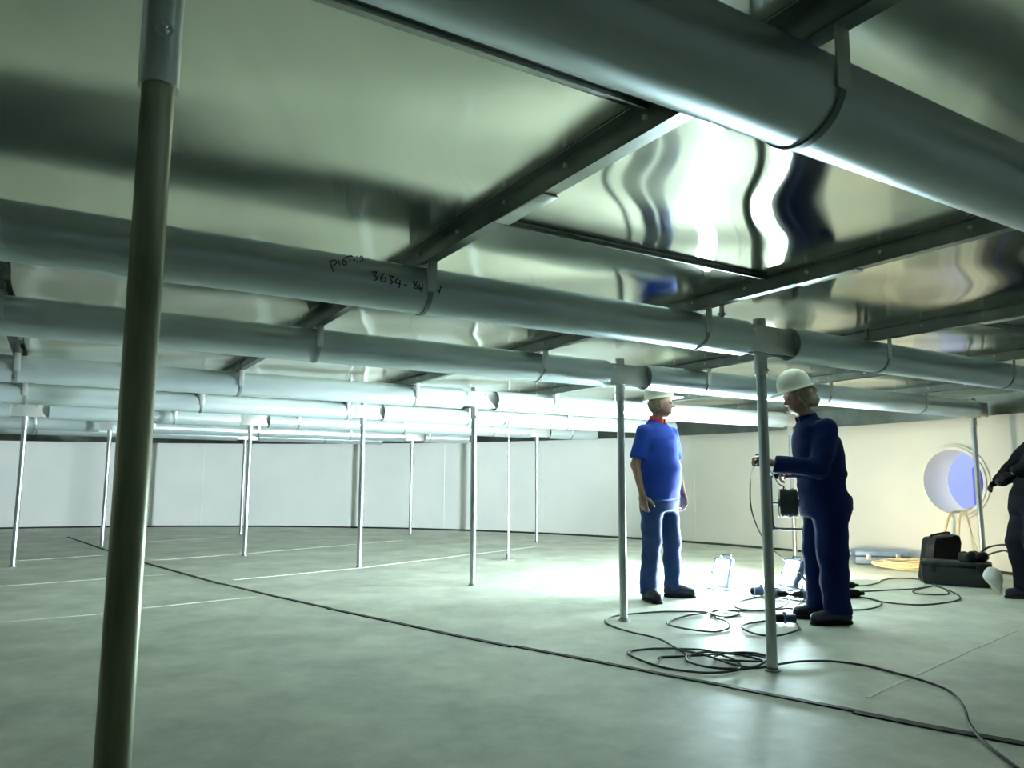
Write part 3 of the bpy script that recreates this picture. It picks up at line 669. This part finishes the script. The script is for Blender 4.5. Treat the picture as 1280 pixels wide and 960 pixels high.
# ---- man in coverall with hard hat and cable reel (faces image left)
def man_coverall():
    o0 = np.array([2.275, 5.52, 0]); yaw = math.radians(180)
    hc = (.155, .0, 1.62)
    fN, fF = (.0, .10), (.03, -.12)
    shL, elL, wrL = np.array((.02, .185, 1.36)), np.array((.115, .235, 1.085)), np.array((.405, .15, 1.125))
    shR, elR, wrR = np.array((.03, -.18, 1.36)), np.array((-.05, -.255, 1.11)), np.array((.125, -.285, 1.10))
    hL = hand_prims(wrL+unit((1, -.22, .12))*.01, (1, -.22, .12), (0, -1, -.3), (0, -.5, 1), .9)
    hR = hand_prims(wrR, (.75, -.05, -.55), (-.5, .1, -1), (.1, 1, .2), 1.05)
    hd = {}
    def body(P):
        h, hd['f'] = head_ds(P, hc, math.radians(4), math.radians(16))
        tor = loft(P, [.84, .97, 1.1, 1.25, 1.36, 1.43], [-.02, .0, .01, .02, .04, .06], [0]*6, [.12, .12, .12, .11, .085, .05], [.14, .14, .145, .15, .15, .07])
        d = U([tor, caps(P, (.055, 0, 1.38), (.13, 0, 1.545), .06, .053)], .04); d = smin(d, h, .025)
        for s, ft, ar in ((1, fN, (shL, elL, wrL)), (-1, fF, (shR, elR, wrR))):
            d = smin(d, arm_ds(P, *ar), .03); kn = (ft[0]+.01, (s*.09+ft[1])/2, .47)
            d = smin(d, U([caps(P, (-.02, s*.085, .86), kn, .08, .055), caps(P, kn, (ft[0]-.03, ft[1], .09), .05, .036), caps(P, (ft[0]-.05, ft[1], .055), (ft[0]+.08, ft[1], .05), .03, .025)], .03), .03)
        d = smin(d, hand_ds(P, hL), .012); return smin(d, hand_ds(P, hR), .012)
    p = sdf_obj('person', body, (-.24, -.36, 0), (.56, .36, 1.76), .0072, M['skin'], None, o0, yaw)
    tag(p, 'person in navy coverall and white hard hat holding a cable reel', 'person')
    eyes(p, hc, hd['f'])
    def cov(P):
        zs = [.74, .80, .86, .92, .97, 1.03, 1.10, 1.18, 1.26, 1.33, 1.39, 1.44, 1.47]
        bk = np.array([-.15, -.168, -.178, -.164, -.148, -.158, -.158, -.152, -.132, -.105, -.065, -.012, .02]); frt = np.array([.14, .15, .155, .16, .162, .168, .175, .18, .185, .183, .175, .150, .130])
        d = loft(P, zs, (bk+frt)/2, [0]*13, (frt-bk)/2, [.185, .192, .194, .19, .186, .19, .196, .2, .205, .205, .185, .105, .075], 2.3)
        for sh, el, w_ in ((shL, elL, wrL), (shR, elR, wrR)):
            ax = unit(w_-el); d = smin(d, U([caps(P, sh, el, .078, .070), np.maximum(caps(P, el, w_+ax*.05, .070, .055), (P-(w_-ax*.012))@ax)], .03), .035)
        for s, ft in ((1, fN), (-1, fF)):
            kn = (ft[0]*.8-.01, (s*.09+ft[1])/2, .47); d = smin(d, U([caps(P, (-.015, s*.095, .80), kn, .128, .100), caps(P, kn, (ft[0]-.025, ft[1], .07), .100, .092)], .04), .04)
        d = d+wr(P, .007, 27, 2)+.004*np.sin(P[..., 2]*70)*(np.abs(P[..., 2]-1.0) < .08)
        d = smin(d, np.maximum(np.abs(ell(P, (-.195, .085, .815), (.03, .07, .085)))-.004, -P[..., 0]*0), .01)
        neck = caps(P, (.06, 0, 1.38), (.14, 0, 1.58), .064, .062)
        return np.maximum(np.maximum(d, -neck), .075-P[..., 2])
    cv = sdf_obj('coverall', cov, (-.28, -.40, .04), (.42, .40, 1.52), .009, M['overall'], p)
    def coll(P):
        d = np.abs(caps(P, (.05, 0, 1.36), (.135, 0, 1.56), .075, .068))-.006; d = np.maximum(d, np.abs(P[..., 2]-1.455+P[..., 0]*.25-.03)-.026)
        return np.maximum(d, .03-np.hypot(P[..., 0]-.17, P[..., 1]))
    sdf_obj('collar', coll, (-.06, -.13, 1.35), (.22, .13, 1.56), .006, M['overall'], p)
    for ft, yw in ((fN, math.radians(8)), (fF, math.radians(-6))):
        u_, s2 = boot_fn(ft, yw, .185, .13, .16); bo = sdf_obj('boot', u_, (-.3, -.35, 0), (.35, .35, .2), .008, M['boot'], p); sdf_obj('sole', s2, (-.3, -.35, -.01), (.35, .35, .05), .007, M['sole'], bo)
    X, Y, Z = hd['f']; hat_mesh(p, np.array(hc)+Z*.058-X*.004, (X, Y, Z), M['hat'])
    rnd = random.Random(3); bl_ = []
    for k in range(70):
        a = rnd.uniform(.42*PI, 1.58*PI); zz = rnd.uniform(-.085, .035); rr = rnd.uniform(.016, .030); ex = rnd.uniform(.85, 1.12)+(.14 if abs(a-PI) < .7 else 0)
        bl_.append((np.array((-.012+.098*ex*math.cos(a), .080*ex*math.sin(a), zz)), rr))
    def hair(P):
        d0 = P-np.array(hc); Q = np.stack([d0@X, d0@Y, d0@Z], -1); d = np.full(P.shape[:-1], 1.)
        for c, r in bl_: d = smin(d, np.sqrt(((Q-c)**2).sum(-1))-r, .008)
        return d
    sdf_obj('hair', hair, (-.03, -.16, 1.45), (.28, .16, 1.74), .0075, M['hair'], p)
    def toW(q): return np.array([o0[0]-q[0], o0[1]-q[1], q[2]])
    return toW, hL, hR, wrL, wrR
toW, hL, hR, wrL, wrR = man_coverall()

# ---- worker at the right edge, only arm and front of the legs in view
def worker_edge():
    o0 = np.array([4.50, 6.50, 0]); yaw = math.radians(176); LEAN = .5
    def sh_(P):
        Q = np.array(P, float); Q[..., 0] = Q[..., 0]+LEAN*np.maximum(0, Q[..., 2]-.9); return Q
    def un(p): return (p[0]-LEAN*max(0, p[2]-.9), p[1], p[2])
    hc = (.10, 0, 1.60); fN, fF = (.02, .11), (.05, -.12)
    shL, elL, wrL = np.array((-.16, .19, 1.34)), np.array((.06, .25, 1.17)), np.array((.245, .17, 1.06))
    shR, elR, wrR = np.array((-.16, -.19, 1.34)), np.array((.02, -.25, 1.10)), np.array((.18, -.17, 1.0))
    hL = hand_prims(wrL, (1, -.2, -.35), (0, -.6, -1), (0, -.8, .6), .7); hR = hand_prims(wrR, (1, .2, -.3), (0, .6, -1), (0, .8, .6), .7)
    hd = {}
    def body(P0):
        P = sh_(P0); h, hd['f'] = head_ds(P0, un(hc), 0, math.radians(20))
        tor = loft(P, [.84, .97, 1.1, 1.25, 1.36, 1.43], [-.02, .0, .01, .02, .03, .04], [0]*6, [.12, .12, .12, .11, .085, .05], [.14, .14, .145, .15, .15, .07])
        d = U([tor, caps(P, (.035, 0, 1.38), (.09, 0, 1.545), .06, .053)], .04); d = smin(d, h, .025)
        for s, ft, ar in ((1, fN, (shL, elL, wrL)), (-1, fF, (shR, elR, wrR))):
            d = smin(d, arm_ds(P0, *ar), .03); kn = (ft[0]+.01, (s*.09+ft[1])/2, .47)
            d = smin(d, U([caps(P, (-.02, s*.085, .86), kn, .08, .055), caps(P, kn, (ft[0]-.03, ft[1], .09), .05, .036), caps(P, (ft[0]-.05, ft[1], .055), (ft[0]+.08, ft[1], .05), .03, .025)], .03), .03)
        d = smin(d, hand_ds(P0, hL), .012); return smin(d, hand_ds(P0, hR), .012)
    p = sdf_obj('person', body, (-.50, -.36, 0), (.50, .36, 1.76), .0085, M['skin'], None, o0, yaw)
    tag(p, 'person in black coverall cut off by the picture edge, forearm held out toward the manhole', 'person'); eyes(p, un(hc), hd['f'])
    def cov(P0):
        P = sh_(P0)
        zs = [.74, .86, .97, 1.10, 1.26, 1.39, 1.47]
        d = loft(P, zs, [0, 0, .005, .01, .02, .03, .04], [0]*7, [.15, .165, .16, .165, .155, .12, .06], [.185, .194, .186, .196, .205, .185, .075], 2.3)
        for sh, el, w_ in ((shL, elL, wrL), (shR, elR, wrR)):
            ax = unit(w_-el); d = smin(d, U([caps(P0, sh, el, .085, .078), np.maximum(caps(P0, el, w_+ax*.05, .078, .058), (P0-w_)@ax)], .03), .035)
        for s, ft in ((1, fN), (-1, fF)):
            kn = (ft[0]+.02, (s*.09+ft[1])/2, .47); d = smin(d, U([caps(P, (0, s*.095, .80), kn, .14, .115), caps(P, kn, (ft[0]-.02, ft[1], .07), .115, .105)], .04), .04)
        d = d+wr(P, .009, 27, 2); neck = caps(P, (.04, 0, 1.38), (.09, 0, 1.58), .064, .062)
        return np.maximum(np.maximum(d, -neck), .075-P[..., 2])
    sdf_obj('coverall', cov, (-.52, -.40, .04), (.42, .40, 1.52), .010, M['darkover'], p)
    for C in (hL, hR):
        lo_ = np.min([np.minimum(c[0], c[1]) for c in C], 0)-.03; hi_ = np.max([np.maximum(c[0], c[1]) for c in C], 0)+.03
        sdf_obj('glove', lambda P, C=C: hand_ds(P, C)-.0035, lo_, hi_, .005, M['glove'], p)
    b = MB(); b.tube(smooth_path([(.13, .215, .92), (.15, .215, .82), (.165, .19, .68), (.15, .20, .45), (.14, .20, .2)], 6), .007, 8); b.build('piping', M['piping'], p)
    for ft in (fN, fF):
        u_, s2 = boot_fn(ft, 0, .19, .13, .16); bo = sdf_obj('boot', u_, (-.3, -.35, 0), (.35, .35, .2), .009, M['boot'], p); sdf_obj('sole', s2, (-.3, -.35, -.01), (.35, .35, .05), .008, M['sole'], bo)
    X, Y, Z = hd['f']; hat_mesh(p, np.array(un(hc))+Z*.058, (X, Y, Z), M['hat'])
worker_edge()

# ------------------------------------------------------------------ cable reel in the man's hand
rc = np.array([2.135, 5.815, .83])            # drum centre; axis along x
t = thing('cable_reel', 'dark cable reel with tubular frame hanging from the hand of the helmeted man', 'cable reel', rc, math.radians(-20))
b = MB()
fw, zt, zb = .125, .205, -.195
b.tube(smooth_path([(fw, 0, zb), (-fw+.04, 0, zb), (-fw+.008, 0, zb+.012), (-fw, 0, zb+.05), (-fw, 0, zt-.03), (-fw+.008, 0, zt-.006), (-fw+.03, 0, zt), (fw-.03, 0, zt), (fw-.008, 0, zt-.006), (fw, 0, zt-.03), (fw, 0, zb)], 5), .0085, 10)
b.tube([(-fw, 0, 0), (fw, 0, 0)], .007, 8)
b.tube([(-fw, -.09, zb), (-fw, .09, zb)], .008, 8); b.tube([(fw, -.09, zb), (fw, .09, zb)], .008, 8)
b.build('frame', M['reelframe'], t)
b = MB(); b.lathe([(.0005, -.028), (.014, -.028), (.0145, .09), (.0005, .09)], 'X', (.0, 0, zt), 16); b.build('grip', M['purple'], t)
b = MB()
for x in (-.078, .072): b.lathe([(.012, x), (.112, x), (.114, x+.003), (.112, x+.006), (.012, x+.006)], 'X', n=40)
b.lathe([(.03, -.075), (.03, .075)], 'X', n=20)
dr = b.build('drum', M['reelframe'], t)
b = MB(); P = []
for lay in range(5):
    rr = .05+.0135*lay; nt_ = 10
    for k in range(nt_*20+1):
        x = -.063+.126*k/(nt_*20); x = x if lay % 2 == 0 else -x
        a = 2*PI*k/20; wob = .004*math.sin(k*.37+lay)
        P.append((x, (rr+wob)*math.cos(a), (rr+wob)*math.sin(a)))
b.tube(P, .0058, 6); b.build('wound_cable', M['cable'], dr)
b = MB(); b.box((-.085, 0, zt-.008), (.03, .03, .03), bev=.004); b.lathe([(.0005, -.1), (.011, -.1), (.011, -.055), (.0005, -.055)], 'X', (0, .0, zt+.012), 10); b.build('clamp_knob', M['black'], t)

# ------------------------------------------------------------------ cables on the floor
def gz(pts, z=.006): return [G(u, v)+np.array([0, 0, z]) for u, v in pts]
def cable(pts, label, r=.0062, name='cable', z=.006, m='cable'):
    P = gz(pts, z) if len(pts[0]) == 2 else pts
    Q = smooth_path(P, 7)
    rn = random.Random(len(pts)*7)
    ph = rn.uniform(0, 6)
    if len(pts[0]) == 2:                       # a strand lies over others now and then
        Q = [q+np.array([0, 0, .0045*(1+math.sin(i*.23+ph))]) for i, q in enumerate(Q)]
    o = MB().tube(Q, r, 8).build(name, M[m], None); tag(o, label, 'cable', 'cables on the tank floor'); return o
cable([(1000, 762), (965, 764), (930, 764.5), (905, 764), (889, 767), (892, 771), (910, 772), (925, 769), (918, 765.5), (900, 764.5), (889, 768), (898, 775), (910, 781), (911, 787), (895, 790.5), (870, 790), (845, 786.5), (834, 781), (842, 775.5), (862, 771), (885, 768), (860, 766), (830, 765.5), (795, 769), (766, 773.5), (756, 778.5), (768, 785), (792, 793.5), (822, 801), (844, 811), (857, 819), (858, 828), (872, 834.5), (900, 837), (935, 837), (954, 832), (958, 826), (942, 820.5), (915, 818), (880, 818.5), (862, 823), (860, 829)],
      'dark cable looping on the floor from lamp to front post')
cable([(823, 826.5), (828, 823), (850, 821.8), (880, 822), (905, 820), (930, 821), (952, 827), (945, 830), (920, 829), (897, 826), (894, 822), (915, 819), (945, 819.5), (962, 823)], 'short cable strand lying inside the front coil')
cable([(846, 813.5), (815, 812.5), (793, 814.5), (785, 819), (790, 823.5), (815, 832), (850, 840), (890, 844.5), (918, 841.5), (926, 835), (920, 828), (900, 821.5), (882, 815.5), (865, 812.8), (846, 813.5), (880, 822), (915, 833), (945, 836), (975, 832.5), (1005, 830), (1045, 829.5), (1085, 834), (1125, 845.5), (1165, 858.5), (1190, 869), (1205, 886), (1212, 908), (1230, 932), (1262, 956), (1300, 980)],
      'long dark cable running from the coil across the dark seam to the corner')
cable([(974, 778), (955, 777.5), (936, 781), (927, 786), (934, 791), (952, 795), (975, 796), (992, 792.5), (1000, 788.5)], 'cable loop ending at the industrial plug beside the front post')
cable([(960, 746), (940, 749), (925, 753), (917, 759), (925, 763), (950, 764), (975, 761), (985, 756), (986, 748)], 'cable loop beside the plugs, beyond the front post')
cable([(936, 746), (950, 749.5), (975, 749), (1000, 752), (1010, 756), (1000, 764), (985, 762)], 'thin cable between plugs and boots of the helmeted man')
cable([(1058, 733), (1080, 734), (1098, 729.5), (1103, 726), (1120, 724.5), (1150, 726), (1175, 729)], 'cable strand reaching back to the standing black case')
cable([(1062, 742), (1085, 740), (1110, 738.5), (1145, 737.5), (1165, 734.5), (1150, 737), (1141, 740.5), (1150, 744.5), (1170, 745.5), (1186, 743), (1180, 737), (1166, 731), (1152, 727.5), (1148, 724)], 'cable with a small loop in front of the standing black case')
cable([(1062, 748), (1080, 748.5), (1105, 755), (1145, 757.5), (1180, 754.5), (1200, 750.5), (1195, 744), (1180, 737), (1165, 731), (1185, 730.5), (1203, 732)], 'cable with the widest loop before the black toolbox')
cable([(1058, 763), (1080, 763), (1098, 760.5), (1102, 755), (1090, 750), (1070, 746)], 'short cable loop touching the boots of the helmeted man')
# cable held in the hand, hanging to the lamp, then on to the floor
tip = toW(np.mean([hL[7][1], hL[10][1]], axis=0)); 
lam2 = np.array(l2)
def atY(u, v, Y):
    r = pray(u, v); k = Y/r[1]; return np.array([r[0]*k, Y, CAM_H+r[2]*k])
hp = toW(wrL+unit((1, -.22, .12))*.12)+np.array([0, 0, -.01])
cable([hp+np.array([.05, 0, .02]), hp, atY(938, 605, 5.72), atY(940, 640, 5.9), atY(955, 675, 6.2), atY(975, 695, 6.5), atY(988, 706, 6.75), lam2+np.array([.06, -.10, .14]), lam2+np.array([.05, -.20, .04]), lam2+np.array([.02, -.32, .012]), G(992, 765)+np.array([0, 0, .01]), G(1000, 789)+np.array([0, 0, .008])], 'hand-held cable hanging in a long arc to the lamp at the boots', .0055)
cable([hp+np.array([.02, .0, .01]), atY(962, 588, 5.55), atY(973, 604, 5.75), np.array([2.10, 5.82, .955]), np.array([2.10, 5.825, .942])], 'short cable between the pointing hand and the reel drum', .0055)
# industrial plugs
def plug(u, v, yaw, label, sc=1.0):
    p = G(u, v); t = thing('power_plug', label, 'plug', (p[0], p[1], .0), yaw, 'industrial plugs on the floor'); r = .034*sc
    b = MB(); b.lathe([(.0005, -.10*sc), (.012*sc, -.10*sc), (.014*sc, -.075*sc), (.026*sc, -.06*sc), (.030*sc, .0), (.026*sc, .005)], 'X', (0, 0, r+.004), 20); b.build('grip', M['black'], t)
    b = MB(); b.lathe([(.030*sc, .0), (.036*sc, .006*sc), (.036*sc, .018*sc), (.031*sc, .022*sc), (.031*sc, .085*sc), (.026*sc, .085*sc), (.026*sc, .03*sc), (.0005, .03*sc)], 'X', (0, 0, r+.004), 24); b.box((.012*sc, 0, r+.04*sc), (.022*sc, .016*sc, .02*sc), bev=.002); b.build('collar', M['lampbody'], t)
    return t
plug(979, 780, math.radians(-4), 'industrial plug lying beside the base of the front post', 1.0)
plug(953, 745, math.radians(200), 'plug standing apart from the boots, behind the front post', 1.2)
plug(972, 748, math.radians(160), 'plug hidden close behind the front post', 1.1)
plug(1001, 749, math.radians(20), 'plug touching the lamp at the boots of the helmeted man', 1.1)
plug(1013, 744, math.radians(70), 'plug tucked behind the far boot of the helmeted man', 1.1)
plug(1058, 737, math.radians(175), 'plug at the heel of the helmeted man, the smaller one', 1.1)
plug(1062, 748, math.radians(170), 'plug at the heel of the helmeted man, the larger one', 1.2)

# ------------------------------------------------------------------ cases, ropes and hose on the right
pc = np.array([4.50, 9.30, 0])
t = thing('tool_case', 'flat blue-grey tool case lying by the wall behind the helmeted man', 'case', pc, math.radians(-16))
b = MB(); b.box((0, 0, .055), (.62, .40, .09), bev=.018); b.build('base', M['bluecase'], t)
b = MB(); b.box((0, 0, .135), (.62, .40, .06), bev=.018); b.build('lid', M['bluecase'], t)
for x in (-.16, .16):
    b = MB(); b.box((x, -.207, .10), (.05, .014, .07), bev=.004); b.build('latch', M['latch'], t)
b = MB(); b.tube(smooth_path([(-.07, -.205, .07), (-.065, -.24, .07), (.065, -.24, .07), (.07, -.205, .07)], 4), .010, 8); b.build('handle', M['lampbody'], t)

# black case stood on its edge, leaning
pb = G(1174, 724)
t = thing('equipment_case', 'black plastic case stood upright on edge, leaning behind the long toolbox', 'case', pb, math.radians(12))
sil = [(-.18, .02), (-.10, .40), (-.08, .425), (.17, .455), (.21, .44), (.225, .38), (.19, .20), (.16, .03), (.13, .0), (-.17, .0)]
b = MB(); ys = (-.09, -.075, .075, .09); rings = []
for y in ys:
    sc = .965 if abs(y) > .08 else 1.0
    rings.append([(x*sc, y, .2+(z-.2)*sc if z > .001 else .0) for x, z in sil])
b.ring_sweep(rings); b.build('shell', M['black'], t)
b = MB(); b.ring_sweep([[(x*1.01, y, .2+(z-.2)*1.01) for x, z in sil[:9]] + [(-.17, y, .001)] for y in (-.008, .008)]); b.build('closing_rim', M['blackbox'], t)
b = MB(); b.box((-.085, -.095, .13), (.045, .012, .055), bev=.003); b.build('latch', M['latch'], t)
b = MB(); b.tube(smooth_path([(-.06, 0, .425), (-.055, 0, .445), (.14, 0, .472), (.15, 0, .45)], 4), .011, 8); b.build('handle', M['black'], t)
# long toolbox
pb2 = G(1199, 733)+np.array([.04, .10, 0])
t = thing('toolbox', 'long dark grey toolbox lying in front of the upright black case', 'toolbox', pb2, math.radians(-32))
b = MB(); b.box((0, 0, .095), (.58, .28, .18), taper=.06, bev=.02); b.build('body', M['blackbox'], t)
b = MB(); b.box((0, 0, .205), (.60, .30, .05), bev=.018); b.build('lid', M['blackbox'], t)
for x in (-.2, .2):
    b = MB(); b.box((x, -.152, .17), (.06, .016, .08), bev=.004); b.build('latch', M['black'], t)
for k in range(5):
    pass
# dark cloth bundle on the toolbox
rnd = random.Random(5)
bl2 = [(np.array((rnd.uniform(-.13, .13), rnd.uniform(-.06, .06), rnd.uniform(.02, .055))), rnd.uniform(.03, .05)) for _ in range(16)]
def bundle(P):
    d = np.full(P.shape[:-1], 1.)
    for c, r in bl2: d = smin(d, np.sqrt(((P-c)**2).sum(-1))-r, .03)
    return np.maximum(d+wr(P, .006, 60), -P[..., 2])
o = sdf_obj('rag', bundle, (-.22, -.16, -.02), (.22, .16, .15), .009, M['black'], None, pb2+np.array([.16, -.05, .231]), .3)
tag(o, 'crumpled black rag on top of the long toolbox', 'rag')
# white sack next to the worker
def sack(P):
    d = U([ell(P, (0, 0, .185), (.075, .07, .065)), caps(P, (.0, 0, .16), (.045, 0, .035), .055, .030)], .04)
    return np.maximum(d+wr(P, .008, 40), .001-P[..., 2])
ps = G(1250, 746)
o = sdf_obj('sack', sack, (-.18, -.16, -.02), (.2, .16, .42), .01, M['cloth_w'], None, ps+np.array([-.05, 0, 0]), 0)
tag(o, 'small white cloth sack between the toolbox and the black-clad worker', 'sack')
# black and yellow hose arching over the sack
p0 = atY(1224, 692, 7.9); p1 = atY(1236, 684, 7.8); p2 = atY(1256, 681, 7.6); p3 = atY(1275, 686, 7.5)
cable([np.array([p0[0]-.05, p0[1], .25]), p0, p1, p2, p3, np.array([p3[0]+.1, p3[1]-.1, .03])], 'dark hose arching above the white sack', .010, 'hose')
cable([atY(1224, 706, 7.7), atY(1232, 696, 7.75), atY(1246, 690, 7.65), atY(1262, 692, 7.5), G(1275, 730)], 'second dark hose arch just above the white sack', .009, 'hose')
# yellow lines hanging from the manhole to the floor
mlip = mc-rad*.06
for k, (a, zf, e, lb) in enumerate((((.02), .0, (.10, -.45), 'yellow line hanging from manhole, the one well clear of the manhole post'), (-.12, 0, (-.05, -.38), 'yellow line hanging from manhole, middle one'), (-.2, 0, (-.25, -.5), 'yellow line hanging from manhole, running beside the manhole post'))):
    top = mc+tan*a+np.array([0, 0, -math.sqrt(MH_R**2-a*a)+.035])
    P = [top+rad*.35, top-rad*.02, top-rad*.12+np.array([0, 0, -.06]), top-rad*.20+tan*e[0]*.4+np.array([0, 0, -.30]), np.array([*(mc+tan*(a+e[0])-rad*.28)[:2], .12]), np.array([*(mc+tan*(a+e[0]*1.5)-rad*.5)[:2], .012]), np.array([*(mc+tan*(a+e[0]*2+.3)-rad*.6)[:2], .012])]
    o = MB().tube(smooth_path(P, 8), .014-.003*k, 8).build('air_line', M['hose']); tag(o, lb, 'hose', 'yellow lines from the manhole')
# heap of cream rope
pr = np.array([4.60, 8.74, 0]); rnd = random.Random(11); P = []
for k in range(150):
    a = k*.52; rr = .10+.13*abs(math.sin(k*.19)); P.append((1.7*rr*math.cos(a)+.12*math.sin(k*.07), rr*math.sin(a), .012+max(0, .085-.25*abs(rr-.1))*(k/150)+.012*math.sin(k*1.3)+.012))
o = MB().tube(smooth_path(P, 4), .011, 7).build('rope', M['rope'], None, tuple(pr), math.radians(-25)); tag(o, 'heap of cream rope on the floor beside the blue-grey case', 'rope')
